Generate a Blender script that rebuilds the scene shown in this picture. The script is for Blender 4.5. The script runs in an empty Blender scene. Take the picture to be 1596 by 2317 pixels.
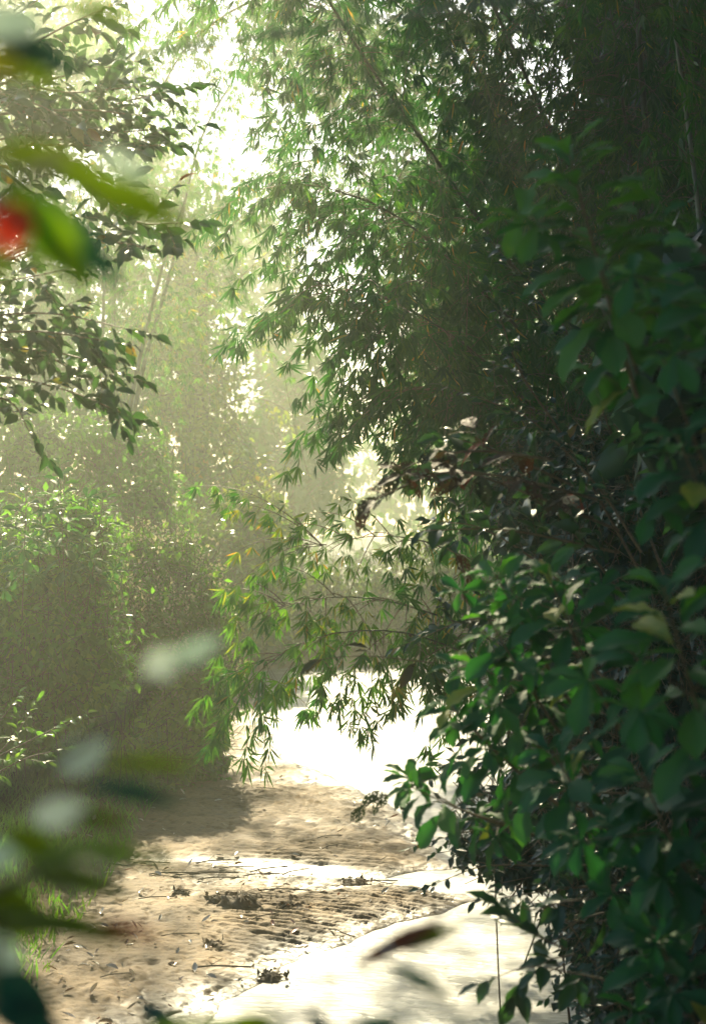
import bpy, math, random
import numpy as np
from mathutils import Vector
sc = bpy.context.scene
C = sc.collection
R = math.radians
K = 36.0/70.0/2317.0            # tangent per pixel of the 1596 x 2317 layout grid
HOR = 1130.0                    # row of the horizon in that grid
H = 4.0                         # eye height above the water

# ------------------------------------------------------------------ camera, sky, sun, exposure
cam = bpy.data.cameras.new('camera'); co = bpy.data.objects.new('camera', cam); C.objects.link(co)
co.location = (0, 0, H); co.rotation_euler = (R(90)-math.atan((1158.5-HOR)*K), 0, 0)
cam.sensor_fit = 'VERTICAL'; cam.sensor_height = 36; cam.sensor_width = 24; cam.lens = 70
cam.clip_start = 0.05; cam.clip_end = 1000
cam.dof.use_dof = True; cam.dof.focus_distance = 21.0; cam.dof.aperture_fstop = 70/26.0
cam.dof.aperture_blades = 0
sc.camera = co
SUN_EL, SUN_AZ = 34.0, -7.0     # azimuth from +Y, positive to the right
w = bpy.data.worlds.new('World'); sc.world = w; w.use_nodes = True
nt = w.node_tree; bg = nt.nodes['Background']
sky = nt.nodes.new('ShaderNodeTexSky'); sky.sky_type = 'NISHITA'; sky.sun_disc = False
sky.sun_elevation = R(SUN_EL); sky.sun_rotation = R(SUN_AZ)
sky.air_density = 1.0; sky.dust_density = 1.0; sky.ozone_density = 1.0
nt.links.new(sky.outputs[0], bg.inputs[0]); bg.inputs[1].default_value = 0.10
sl = bpy.data.lights.new('sun', 'SUN'); sl.energy = 5.0; sl.angle = R(0.6); sl.color = (1, 0.87, 0.58)
so = bpy.data.objects.new('sun', sl); C.objects.link(so)
sd = Vector((math.sin(R(SUN_AZ))*math.cos(R(SUN_EL)), math.cos(R(SUN_AZ))*math.cos(R(SUN_EL)), math.sin(R(SUN_EL))))
so.rotation_euler = sd.to_track_quat('Z', 'Y').to_euler(); so.location = (0, 20, 30)
sc.view_settings.view_transform = 'Standard'; sc.view_settings.look = 'None'
sc.view_settings.exposure = 1.42; sc.view_settings.gamma = 1
cy = sc.cycles
cy.max_bounces = 5; cy.diffuse_bounces = 3; cy.glossy_bounces = 2; cy.transmission_bounces = 3
cy.volume_bounces = 0; cy.caustics_reflective = False; cy.caustics_refractive = False
cy.sample_clamp_indirect = 6

# ------------------------------------------------------------------ helpers
def P(px, py, d):
    return np.array([(px-798.0)*K*d, d, H-(py-HOR)*K*d])
def G(px, py, z=0.0):
    d = (H-z)/((py-HOR)*K); return np.array([(px-798.0)*K*d, d, z])
def nrm(v):
    return v/np.maximum(np.linalg.norm(v, axis=-1, keepdims=True), 1e-9)
def empty(name, loc, label, cat, group=None, kind=None):
    o = bpy.data.objects.new(name, None); C.objects.link(o); o.location = tuple(float(a) for a in loc)
    o.empty_display_size = .1
    tag(o, label, cat, group, kind); return o
def tag(o, label=None, cat=None, group=None, kind=None):
    if label: o['label'] = label
    if cat: o['category'] = cat
    if group: o['group'] = group
    if kind: o['kind'] = kind
    return o
def raw_mesh(name, V, loops, starts, tint=None, smooth=False):
    me = bpy.data.meshes.new(name)
    V = np.asarray(V, np.float32); loops = np.asarray(loops, np.int32); starts = np.asarray(starts, np.int32)
    me.vertices.add(len(V)); me.vertices.foreach_set('co', V.ravel())
    me.loops.add(len(loops)); me.loops.foreach_set('vertex_index', loops)
    me.polygons.add(len(starts)); me.polygons.foreach_set('loop_start', starts)
    if tint is not None:
        a = me.attributes.new('tint', 'FLOAT', 'FACE'); a.data.foreach_set('value', np.asarray(tint, np.float32))
    if smooth:
        me.polygons.foreach_set('use_smooth', np.ones(len(starts), bool))
    me.update(calc_edges=True); me.validate()
    return me
class MB:
    """collects geometry for ONE mesh object"""
    def __init__(s): s.V = []; s.L = []; s.S = []; s.T = []; s.nv = 0; s.nl = 0
    def add(s, V, F, tint=0.5):            # F: (n,k) int array of faces with k corners
        V = np.asarray(V, float); F = np.asarray(F)
        s.V.append(V); s.L.append((F+s.nv).ravel()); n, k = F.shape
        s.S.append(s.nl+np.arange(n)*k); s.T.append(np.full(n, tint) if np.isscalar(tint) else np.asarray(tint))
        s.nv += len(V); s.nl += n*k
    def tube(s, pts, rad, sides=6, tint=0.5, cap=True):
        pts = np.asarray(pts, float); n = len(pts); rad = np.broadcast_to(np.asarray(rad, float), (n,))
        t = nrm(np.gradient(pts, axis=0)); ref = np.array([.13, .37, .92])
        ref = ref if abs(np.dot(ref, t[0])) < .9 else np.array([1., 0, 0])
        u = nrm(np.cross(t, ref)); v = np.cross(t, u)
        a = np.arange(sides)*2*math.pi/sides
        ring = pts[:, None]+rad[:, None, None]*(np.cos(a)[None, :, None]*u[:, None]+np.sin(a)[None, :, None]*v[:, None])
        V = ring.reshape(-1, 3)
        i = np.arange(n-1)[:, None]*sides; j = np.arange(sides)[None]; j2 = (j+1) % sides
        F = np.stack([i+j, i+j2, i+sides+j2, i+sides+j], -1).reshape(-1, 4)
        s.add(V, F, tint)
        if cap:
            for k in (0, n-1):
                c = len(V); s.add(np.vstack([ring[k], pts[k:k+1]]), np.array([[q, (q+1) % sides, sides] for q in range(sides)]), tint)
    def sticks(s, A, B, r, tint=0.5):      # many thin 3-sided twigs
        A = np.asarray(A, float).reshape(-1, 3); B = np.asarray(B, float).reshape(-1, 3); n = len(A)
        if n == 0: return
        r = np.broadcast_to(np.asarray(r, float), (n,))
        t = nrm(B-A); u = nrm(np.cross(t, np.array([.31, .22, .92]))); v = np.cross(t, u)
        V = np.zeros((n, 6, 3))
        for q in range(3):
            o = math.cos(q*2.0944)*u+math.sin(q*2.0944)*v
            V[:, q] = A+o*r[:, None]; V[:, 3+q] = B+o*r[:, None]*.6
        F = np.array([[0, 1, 4, 3], [1, 2, 5, 4], [2, 0, 3, 5]])
        s.add(V.reshape(-1, 3), (np.arange(n)[:, None, None]*6+F[None]).reshape(-1, 4), tint)
    def leaves(s, tpl, Pp, D, N, S, T, W=None):
        TV, TF = tpl; Pp = np.asarray(Pp, float); n = len(Pp)
        if n == 0: return
        D = nrm(D); X = nrm(np.cross(D, N)); Z = np.cross(X, D)
        S = np.broadcast_to(np.asarray(S, float), (n,)); W = S if W is None else S*W
        V = Pp[:, None]+TV[None, :, 0:1]*X[:, None]*W[:, None, None]+TV[None, :, 1:2]*D[:, None]*S[:, None, None]+TV[None, :, 2:3]*Z[:, None]*S[:, None, None]
        m = len(TV); F = (np.arange(n)[:, None, None]*m+TF[None]).reshape(-1, TF.shape[1])
        s.add(V.reshape(-1, 3), F, np.repeat(np.broadcast_to(np.asarray(T, float), (n,)), len(TF)))
    def build(s, name, mat, parent=None, smooth=False):
        V = np.vstack(s.V)
        loc = np.array(parent.location) if parent is not None else np.zeros(3)
        if parent is not None and parent.parent is not None: loc = loc+np.array(parent.parent.location)
        me = raw_mesh(name, V-loc, np.concatenate(s.L), np.concatenate(s.S), np.concatenate(s.T), smooth)
        me.materials.append(mat); o = bpy.data.objects.new(name, me); C.objects.link(o)
        if parent is not None: o.parent = parent
        return o

# leaf shapes: x across (half width), y along 0..1, z up
def tpl_simple(w, droop=.12, fold=.25, at=.35):
    V = np.array([[0, 0, 0], [w, at, fold*w-droop*at*at], [-w, at, fold*w-droop*at*at], [0, at, -droop*at*at], [0, 1, -droop]])
    return V, np.array([[0, 1, 3], [0, 3, 2], [1, 4, 3], [3, 4, 2]])
def tpl_lance(w, droop=.15):
    z = lambda y: -droop*y*y
    V = np.array([[0, 0, 0], [w*.8, .2, z(.2)+w*.3], [-w*.8, .2, z(.2)+w*.3], [0, .25, z(.25)], [w, .5, z(.5)+w*.25], [-w, .5, z(.5)+w*.25], [0, .5, z(.5)], [0, 1, z(1)]])
    return V, np.array([[0, 1, 3], [0, 3, 2], [1, 4, 6], [1, 6, 3], [3, 6, 2], [6, 5, 2], [4, 7, 6], [6, 7, 5]])
def tpl_broad(prof, droop=.25, fold=.3, wave=.02, n=9, seed=0, cols=3, holes=0):
    rs = np.random.RandomState(seed); V = []; F = []
    ys = np.linspace(0, 1, n)
    for i, y in enumerate(ys):
        hw = np.interp(y, [p[0] for p in prof], [p[1] for p in prof])
        for j in range(-cols, cols+1):
            f = j/cols
            V.append([hw*f*(1+(rs.rand()-.5)*.12*(abs(j) == cols)), y+.03*abs(f)*math.sin(y*3.1), -droop*y*y+fold*hw*abs(f)+wave*math.sin(y*19+f*3)*abs(f)])
    m = 2*cols+1
    for i in range(n-1):
        for j in range(m-1):
            if holes and rs.rand() < holes and 0 < i < n-2: continue
            F.append([i*m+j, i*m+j+1, (i+1)*m+j+1, (i+1)*m+j])
    return np.array(V), np.array(F)
OVATE = [(0, .015), (.06, .03), (.15, .17), (.3, .26), (.45, .27), (.6, .22), (.78, .12), (.9, .045), (1, .004)]
OBOV = [(0, .01), (.1, .05), (.3, .13), (.5, .2), (.68, .25), (.82, .21), (.93, .11), (1, .01)]
ELLI = [(0, .01), (.12, .12), (.3, .19), (.5, .21), (.7, .17), (.87, .08), (1, .006)]
LONG = [(0, .01), (.12, .06), (.3, .11), (.5, .125), (.7, .1), (.87, .05), (1, .004)]
T_BAM = tpl_lance(.062, .14)
T_BAMF = tpl_simple(.075, .14)
T_SM = tpl_simple(.27, .1, .35, .42)
T_MED = tpl_broad(ELLI, .22, .3, .015, 5, 1, 1)
T_OV = [tpl_broad(OVATE, .3, .35, .02, 8, s, 2) for s in (1, 2, 3)]
T_OB = [tpl_broad(OBOV, .3, .35, .03, 9, s, 2) for s in (4, 5, 6)]
T_EL = [tpl_broad(ELLI, .25, .3, .02, 8, s, 2) for s in (7, 8)]
T_LG = [tpl_broad(LONG, .25, .3, .02, 9, s, 2) for s in (9, 10)]
T_EAT = [tpl_broad(ELLI, .25, .2, .01, 19, s, 4, .17) for s in (11, 12, 13)]

def bez(a, b, up=(0, 0, 0), n=12):
    a = np.asarray(a, float); b = np.asarray(b, float); m = (a+b)/2+np.asarray(up, float)
    t = np.linspace(0, 1, n)[:, None]; return (1-t)**2*a+2*t*(1-t)*m+t*t*b
def smooth_path(pts, n=24):
    pts = np.asarray(pts, float)
    if len(pts) == 2: return pts[0]+(pts[1]-pts[0])*np.linspace(0, 1, n)[:, None]
    q = [2*pts[0]-pts[1]]+list(pts)+[2*pts[-1]-pts[-2]]; out = []
    segs = len(pts)-1; per = max(2, n//segs)
    for i in range(segs):
        p0, p1, p2, p3 = q[i:i+4]
        for t in np.arange(per)/per:
            out.append(.5*((2*p1)+(-p0+p2)*t+(2*p0-5*p1+4*p2-p3)*t*t+(-p0+3*p1-3*p2+p3)*t**3))
    out.append(pts[-1]); return np.array(out)
def at_path(path, t):
    L = np.r_[0, np.cumsum(np.linalg.norm(np.diff(path, axis=0), axis=1))]; x = np.asarray(t)*L[-1]
    return np.stack([np.interp(x, L, path[:, k]) for k in range(3)], -1)

# ------------------------------------------------------------------ materials
def mat_base(name):
    m = bpy.data.materials.new(name); m.use_nodes = True; t = m.node_tree
    return m, t, t.nodes['Principled BSDF'], t.nodes['Material Output']
def leaf_mat(name, cols, trans=.4, rough=.38, tmul=(1.5, 1.55, .55), spec=.35):
    m, t, p, out = mat_base(name); L = t.links.new
    at = t.nodes.new('ShaderNodeAttribute'); at.attribute_name = 'tint'
    no = t.nodes.new('ShaderNodeTexNoise'); no.inputs['Scale'].default_value = 14; no.inputs['Detail'].default_value = 3
    ge = t.nodes.new('ShaderNodeNewGeometry'); L(ge.outputs['Position'], no.inputs['Vector'])
    ma = t.nodes.new('ShaderNodeMath'); ma.operation = 'MULTIPLY_ADD'; ma.inputs[1].default_value = .16; 
    sb = t.nodes.new('ShaderNodeMath'); sb.operation = 'SUBTRACT'; sb.inputs[1].default_value = .08
    L(no.outputs[0], ma.inputs[0]); L(at.outputs['Fac'], sb.inputs[0]); L(sb.outputs[0], ma.inputs[2])
    cr = t.nodes.new('ShaderNodeValToRGB'); e = cr.color_ramp.elements
    e[0].position = cols[0][0]; e[0].color = (*cols[0][1], 1); e[1].position = cols[-1][0]; e[1].color = (*cols[-1][1], 1)
    for p_, c_ in cols[1:-1]:
        x = e.new(p_); x.color = (*c_, 1)
    L(ma.outputs[0], cr.inputs[0]); L(cr.outputs[0], p.inputs['Base Color'])
    p.inputs['Roughness'].default_value = rough; p.inputs['Specular IOR Level'].default_value = spec
    tr = t.nodes.new('ShaderNodeBsdfTranslucent'); mx = t.nodes.new('ShaderNodeMixShader')
    mu = t.nodes.new('ShaderNodeMix'); mu.data_type = 'RGBA'; mu.blend_type = 'MULTIPLY'; mu.inputs[0].default_value = 1
    mu.clamp_result = False
    L(cr.outputs[0], mu.inputs[6]); mu.inputs[7].default_value = (*tmul, 1); L(mu.outputs[2], tr.inputs[0])
    mx.inputs[0].default_value = trans; L(p.outputs[0], mx.inputs[1]); L(tr.outputs[0], mx.inputs[2]); L(mx.outputs[0], out.inputs[0])
    return m
def bark_mat(name, c1, c2, scale=8, rough=.8):
    m, t, p, out = mat_base(name); L = t.links.new
    no = t.nodes.new('ShaderNodeTexNoise'); no.inputs['Scale'].default_value = scale; no.inputs['Detail'].default_value = 6
    tc = t.nodes.new('ShaderNodeTexCoord'); L(tc.outputs['Object'], no.inputs['Vector'])
    cr = t.nodes.new('ShaderNodeValToRGB'); e = cr.color_ramp.elements; e[0].position = .35; e[1].position = .65
    e[0].color = (*c1, 1); e[1].color = (*c2, 1); L(no.outputs[0], cr.inputs[0]); L(cr.outputs[0], p.inputs['Base Color'])
    bu = t.nodes.new('ShaderNodeBump'); bu.inputs['Strength'].default_value = .4; bu.inputs['Distance'].default_value = .01
    L(no.outputs[0], bu.inputs['Height']); L(bu.outputs[0], p.inputs['Normal']); p.inputs['Roughness'].default_value = rough
    return m
YEL = (.42, .30, .05); ORG = (.32, .12, .03)
M_BAM = leaf_mat('bamboo_leaf', [(0, (.010, .072, .028)), (.45, (.028, .12, .030)), (.85, (.09, .19, .028)), (.93, (.30, .27, .05)), (1, (.34, .17, .05))], .42, .45, (2.1, 2.2, .7))
M_DARK = leaf_mat('dark_vine_leaf', [(0, (.015, .050, .032)), (.6, (.028, .080, .045)), (.93, (.05, .12, .05)), (1, (.25, .12, .04))], .25, .3, (1.5, 1.7, .6))
M_BROAD = leaf_mat('broad_leaf', [(0, (.022, .065, .035)), (.5, (.04, .10, .045)), (.9, (.075, .15, .05)), (.97, (.30, .22, .05)), (1, (.25, .09, .03))], .33, .28, (1.7, 1.9, .6))
M_SAP = leaf_mat('sapling_leaf', [(0, (.014, .075, .034)), (.5, (.026, .115, .042)), (.92, (.07, .19, .04)), (1, (.3, .3, .06))], .35, .62, (1.7, 2.0, .6), .3)
M_BUSH = leaf_mat('bush_leaf', [(0, (.035, .11, .025)), (.5, (.08, .19, .035)), (.85, (.16, .26, .04)), (.95, (.30, .26, .07)), (1, (.34, .16, .06))], .55, .3, (2.7, 2.8, .8))
M_FLOW = leaf_mat('pale_flower', [(0, (.45, .42, .25)), (1, (.6, .52, .38))], .4, .6, (1.2, 1.2, .9))
M_YEL = leaf_mat('yellow_green_vine', [(0, (.05, .14, .03)), (.5, (.13, .23, .035)), (.85, (.28, .30, .04)), (1, (.42, .24, .05))], .45, .28, (1.9, 1.8, .6))
M_FAR = leaf_mat('far_leaf', [(0, (.03, .10, .025)), (.6, (.07, .16, .03)), (1, (.22, .20, .06))], .4, .4, (1.8, 1.8, .7))
M_EAT = leaf_mat('insect_eaten_leaf', [(0, (.02, .045, .018)), (.5, (.03, .045, .02)), (.8, (.07, .04, .022)), (1, (.28, .06, .025))], .22, .65, (1.6, 1.3, .7), .2)
M_RED = leaf_mat('red_petal', [(0, (.55, .03, .01)), (1, (.7, .07, .01))], .5, .5, (1.3, 1.0, .8))
M_SHEEN = leaf_mat('sky_sheen_leaf', [(0, (.42, .52, .47)), (1, (.72, .76, .70))], .5, .3, (1.1, 1.2, .9))  # whitish base colour stands in for sky reflected off the leaves
M_OLIVE = leaf_mat('olive_leaf', [(0, (.04, .06, .008)), (.5, (.08, .13, .008)), (.85, (.12, .25, .008)), (1, (.35, .32, .02))], .5, .4, (2.3, 2.2, .3))
M_TEAL = leaf_mat('deep_green_leaf', [(0, (.01, .05, .04)), (1, (.02, .09, .06))], .3, .35, (1.3, 1.6, .9))
M_LITTER = leaf_mat('dry_leaf', [(0, (.16, .09, .05)), (.4, (.35, .24, .14)), (.75, (.55, .47, .36)), (.9, (.62, .58, .5)), (1, (.38, .13, .07))], .1, .3, (1, 1, 1))
M_CULM = bark_mat('bamboo_culm', (.045, .065, .025), (.10, .12, .05), 5, .45)
M_CULMP = bark_mat('pale_bamboo_culm', (.10, .13, .09), (.22, .25, .17), 6, .5)
M_TWIG = bark_mat('twig', (.10, .07, .035), (.20, .15, .07), 30, .6)
M_BARK = bark_mat('bark', (.05, .035, .022), (.11, .08, .05), 8, .85)
M_MUD = bark_mat('mud_root', (.05, .033, .018), (.17, .115, .065), 14, .8)
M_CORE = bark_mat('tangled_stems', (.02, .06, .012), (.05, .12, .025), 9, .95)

# ------------------------------------------------------------------ ground and water
def poly(pts): return np.array([G(x, y)[:2] for x, y in pts])
S_LOW = poly([(-2500, 2900), (330, 2900), (390, 2380), (455, 2330), (515, 2272), (600, 2222), (650, 2190), (745, 2150), (830, 2106), (930, 2082), (1000, 2062), (1078, 2036), (1058, 2022), (990, 2019), (930, 2007), (870, 1998), (800, 1995), (650, 1977), (560, 1964), (430, 1951), (-2500, 1945)])
S_UP = poly([(-2500, 1953), (430, 1956), (560, 1957), (700, 1971), (800, 1983), (870, 1987), (930, 1976), (1005, 1968), (1008, 1930), (978, 1885), (905, 1832), (830, 1797), (740, 1752), (640, 1716), (615, 1690), (612, 1650), (600, 1590), (590, 1500), (570, 1440), (-2500, 1400)])
def sdf(X, Y, poly_):
    n = len(poly_); best = np.full(X.shape, 1e9); ins = np.zeros(X.shape, bool)
    for i in range(n):
        ax, ay = poly_[i]; bx, by = poly_[(i+1) % n]; ex, ey = bx-ax, by-ay
        t = np.clip(((X-ax)*ex+(Y-ay)*ey)/(ex*ex+ey*ey+1e-12), 0, 1)
        best = np.minimum(best, (X-ax-t*ex)**2+(Y-ay-t*ey)**2)
        c = (ay > Y) != (by > Y); xi = ax+(Y-ay)*ex/(ey if abs(ey) > 1e-9 else 1e-9)
        ins ^= c & (X < xi)
    d = np.sqrt(best); return np.where(ins, d, -d)
rsn = np.random.RandomState(5)
_W = [(rsn.rand()*6.28, rsn.rand()*6.28, f) for f in (.6, .9, 1.4, 2.1, 3.2, 4.7, 7, 10, 15, 22) for _ in range(3)]
def fbm(X, Y, lo=0, hi=10, gain=.62):
    z = 0; a = 1
    for i in range(lo, hi):
        for q in range(3):
            an, ph, f = _W[i*3+q]; wx = X*math.cos(an)+Y*math.sin(an)
            wy = -X*math.sin(an)+Y*math.cos(an)
            z = z+a*np.sin(wx*f*1.7+ph+1.3*np.sin(wy*f*.9+ph*2))/3
        a *= gain
    return z
def height(X, Y):
    X = np.asarray(X, float); Y = np.asarray(Y, float)
    wob = .10*fbm(X*1.3, Y*1.3, 2, 7, .7)
    s = np.maximum(sdf(X, Y, S_LOW), sdf(X, Y, S_UP))+wob*.8
    z = np.where(s > 0, .022*(1-np.exp(-s/.10))+.09*(1-np.exp(-s/.9)), -.22*(1-np.exp(np.minimum(s, 0)/.35)))
    inside = np.clip(s/.25, 0, 1)
    z = z+inside*.022*fbm(X, Y, 1, 5, .7)+inside*.006*fbm(X*2.4, Y*2.4, 4, 10, .85)
    # current ripples
    ph = 6.283*(Y*1.0+.32*X+.07*fbm(X*.9, Y*.9, 1, 6, .8))/(.15+.0*X)
    amt = np.clip(.75+.9*fbm(X*.8+3, Y*.8, 0, 4, .8), 0, 1)*np.clip((X+1.9+.4*np.sin(Y))/1.0, 0, 1)
    rp = np.sin(ph)+.35*np.sin(2*ph+.7)
    z = z+inside*amt*.0135*rp*(1+.5*fbm(X*3, Y*3, 3, 7, .8))
    # footprints and lumps on the left
    lump = fbm(X*3.1+9, Y*2.3, 2, 8, .9)
    z = z-inside*(1.1-amt)*.017*np.clip(lump, 0, 2)
    # banks
    lb = np.clip(-2.75-.12*np.sin(Y*.5)-X, 0, 30); z = z+np.minimum(.38*lb, 2.2+.06*lb)
    rb = np.clip(X-(2.15+.045*np.clip(Y-18, 0, 200)), 0, 30); z = z+np.minimum(.75*rb, 1.8+.07*rb)
    # end of the reach
    fe = np.clip(Y-46, 0, 60); z = z+np.minimum(.16*fe, 1.0)
    # the bank the photographer stands on
    nb = np.clip((11.5-Y)/6.5, 0, 1); nb = nb*nb*(3-2*nb)
    z = z*(1-nb)+(2.25+.05*np.sin(X*2)+.04*np.sin(Y*3))*nb
    return z
def hz(x, y): return float(height(np.array([x]), np.array([y]))[0])
def grid_mesh(name, xs, ys, mat, zf, smooth=True):
    X, Y = np.meshgrid(xs, ys); Z = zf(X, Y); V = np.stack([X, Y, Z], -1).reshape(-1, 3)
    nx, ny = len(xs), len(ys); i = np.arange(ny-1)[:, None]*nx+np.arange(nx-1)[None]
    F = np.stack([i, i+1, i+nx+1, i+nx], -1).reshape(-1, 4)
    me = raw_mesh(name, V, F.ravel(), np.arange(len(F))*4, None, smooth); me.materials.append(mat)
    o = bpy.data.objects.new(name, me); C.objects.link(o); return o
# sand
m_sand, t, p, out = mat_base('wet_sand'); L = t.links.new
ge = t.nodes.new('ShaderNodeNewGeometry'); sx = t.nodes.new('ShaderNodeSeparateXYZ'); L(ge.outputs['Position'], sx.inputs[0])
n1 = t.nodes.new('ShaderNodeTexNoise'); n1.inputs['Scale'].default_value = 1.1; n1.inputs['Detail'].default_value = 7; L(ge.outputs['Position'], n1.inputs['Vector'])
n2 = t.nodes.new('ShaderNodeTexNoise'); n2.inputs['Scale'].default_value = 90; n2.inputs['Detail'].default_value = 3; L(ge.outputs['Position'], n2.inputs['Vector'])
n3 = t.nodes.new('ShaderNodeTexNoise'); n3.inputs['Scale'].default_value = 17; n3.inputs['Detail'].default_value = 5; L(ge.outputs['Position'], n3.inputs['Vector'])
cr = t.nodes.new('ShaderNodeValToRGB'); e = cr.color_ramp.elements
e[0].position = .3; e[0].color = (.115, .072, .03, 1); e[1].position = .7; e[1].color = (.26, .165, .07, 1); L(n1.outputs[0], cr.inputs[0])
cr3 = t.nodes.new('ShaderNodeValToRGB'); e = cr3.color_ramp.elements
e[0].position = .28; e[0].color = (.32, .27, .22, 1); e[1].position = .5; e[1].color = (1, 1, 1, 1); L(n3.outputs[0], cr3.inputs[0])
mx = t.nodes.new('ShaderNodeMix'); mx.data_type = 'RGBA'; mx.blend_type = 'MULTIPLY'; mx.inputs[0].default_value = .8; L(cr.outputs[0], mx.inputs[6]); L(cr3.outputs[0], mx.inputs[7])
# wet near the water line, dark soil up on the banks
mr = t.nodes.new('ShaderNodeMapRange'); mr.inputs[1].default_value = -.01; mr.inputs[2].default_value = .06; mr.inputs[3].default_value = .5; mr.inputs[4].default_value = 1; L(sx.outputs[2], mr.inputs[0])
mx2 = t.nodes.new('ShaderNodeMix'); mx2.data_type = 'RGBA'; mx2.blend_type = 'MULTIPLY'; mx2.inputs[0].default_value = 1; L(mx.outputs[2], mx2.inputs[6]); L(mr.outputs[0], mx2.inputs[7])
mr2 = t.nodes.new('ShaderNodeMapRange'); mr2.inputs[1].default_value = .16; mr2.inputs[2].default_value = .5; L(sx.outputs[2], mr2.inputs[0])
mx3 = t.nodes.new('ShaderNodeMix'); mx3.data_type = 'RGBA'; L(mr2.outputs[0], mx3.inputs[0]); L(mx2.outputs[2], mx3.inputs[6]); mx3.inputs[7].default_value = (.035, .04, .018, 1)
L(mx3.outputs[2], p.inputs['Base Color'])
mr3 = t.nodes.new('ShaderNodeMapRange'); mr3.inputs[1].default_value = 0; mr3.inputs[2].default_value = .07; mr3.inputs[3].default_value = .3; mr3.inputs[4].default_value = .75; L(sx.outputs[2], mr3.inputs[0]); L(mr3.outputs[0], p.inputs['Roughness'])
mr4 = t.nodes.new('ShaderNodeMapRange'); mr4.inputs[1].default_value = .02; mr4.inputs[2].default_value = .2; mr4.inputs[3].default_value = .5; mr4.inputs[4].default_value = .05; L(sx.outputs[2], mr4.inputs[0]); L(mr4.outputs[0], p.inputs['Specular IOR Level'])
bu = t.nodes.new('ShaderNodeBump'); bu.inputs['Strength'].default_value = .6; bu.inputs['Distance'].default_value = .004; L(n2.outputs[0], bu.inputs['Height'])
bu2 = t.nodes.new('ShaderNodeBump'); bu2.inputs['Strength'].default_value = .7; bu2.inputs['Distance'].default_value = .02; L(n3.outputs[0], bu2.inputs['Height']); L(bu.outputs[0], bu2.inputs['Normal'])
L(bu2.outputs[0], p.inputs['Normal'])
xs = np.r_[np.linspace(-60, -6, 28)[:-1], np.linspace(-6, -3.6, 40)[:-1], np.linspace(-3.6, 3.2, 300)[:-1], np.linspace(3.2, 6, 30)[:-1], np.linspace(6, 60, 28)]
ys = [-25.]; 
while ys[-1] < 165:
    y = ys[-1]; ys.append(y+(1.5 if y < 10 else (.3 if y < 14.2 else max(.022, .022*(y/20)**3) if y < 45 else min(2.5, .3*(y/45)**2))))
o = grid_mesh('ground', xs, np.array(ys), m_sand, height); tag(o, 'sand bar and earth banks beside the stream', 'ground', None, 'structure')
# water
m_wat, t, p, out = mat_base('stream_water'); L = t.links.new
p.inputs['Base Color'].default_value = (.10, .10, .085, 1); p.inputs['Roughness'].default_value = .36; p.inputs['IOR'].default_value = 1.45
p.inputs['Specular IOR Level'].default_value = .95
ge = t.nodes.new('ShaderNodeNewGeometry'); mp = t.nodes.new('ShaderNodeMapping'); mp.inputs['Scale'].default_value = (.55, 1.5, 1); L(ge.outputs['Position'], mp.inputs[0])
n1 = t.nodes.new('ShaderNodeTexNoise'); n1.inputs['Scale'].default_value = 9; n1.inputs['Detail'].default_value = 5; n1.inputs['Distortion'].default_value = .6; L(mp.outputs[0], n1.inputs['Vector'])
n5 = t.nodes.new('ShaderNodeTexNoise'); n5.inputs['Scale'].default_value = 1.6; n5.inputs['Detail'].default_value = 6; L(mp.outputs[0], n5.inputs['Vector'])
mr5 = t.nodes.new('ShaderNodeMapRange'); mr5.inputs[1].default_value = .35; mr5.inputs[2].default_value = .65; mr5.inputs[3].default_value = .30; mr5.inputs[4].default_value = .46; L(n5.outputs[0], mr5.inputs[0]); L(mr5.outputs[0], p.inputs['Roughness'])
bu = t.nodes.new('ShaderNodeBump'); bu.inputs['Strength'].default_value = 1; bu.inputs['Distance'].default_value = .012; L(n1.outputs[0], bu.inputs['Height']); L(bu.outputs[0], p.inputs['Normal'])
o = grid_mesh('stream', np.linspace(-5, 12, 3), np.linspace(11, 56, 3), m_wat, lambda X, Y: X*0, False)
tag(o, 'bright shallow stream curving round the sand bar', 'water', None, 'structure')

# ------------------------------------------------------------------ vegetation builders
def fans(mb, Pp, A, size, tint, rs, k=6, spread=.95, tpl=T_BAM, droop=.25):
    n = len(Pp)
    if n == 0: return
    A = nrm(A); U = nrm(np.cross(A, rs.normal(size=(n, 3))*np.array([.5, 1, .5])))
    tt = (np.linspace(-1, 1, k)[None]+rs.uniform(-.2, .2, (n, k)))*spread
    D = np.cos(tt)[..., None]*A[:, None]+np.sin(tt)[..., None]*U[:, None]; D[..., 2] -= droop
    D += rs.normal(size=D.shape)*.10
    N = np.cross(A, U)[:, None]+rs.normal(size=D.shape)*.35
    S = (size*np.ones(n))[:, None]*rs.uniform(.65, 1.1, (n, k))*(1-.2*np.abs(tt))
    keep = rs.rand(n, k) > .12
    PP = np.repeat(Pp[:, None], k, 1)+D*.01
    T = np.clip((tint*np.ones(n))[:, None]+rs.normal(size=(n, k))*.07, 0, 1)
    T = np.where(rs.rand(n, k) < .012, rs.uniform(.9, 1, (n, k)), T)
    mb.leaves(tpl, PP[keep], D[keep], N[keep], S[keep], T[keep])
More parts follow.
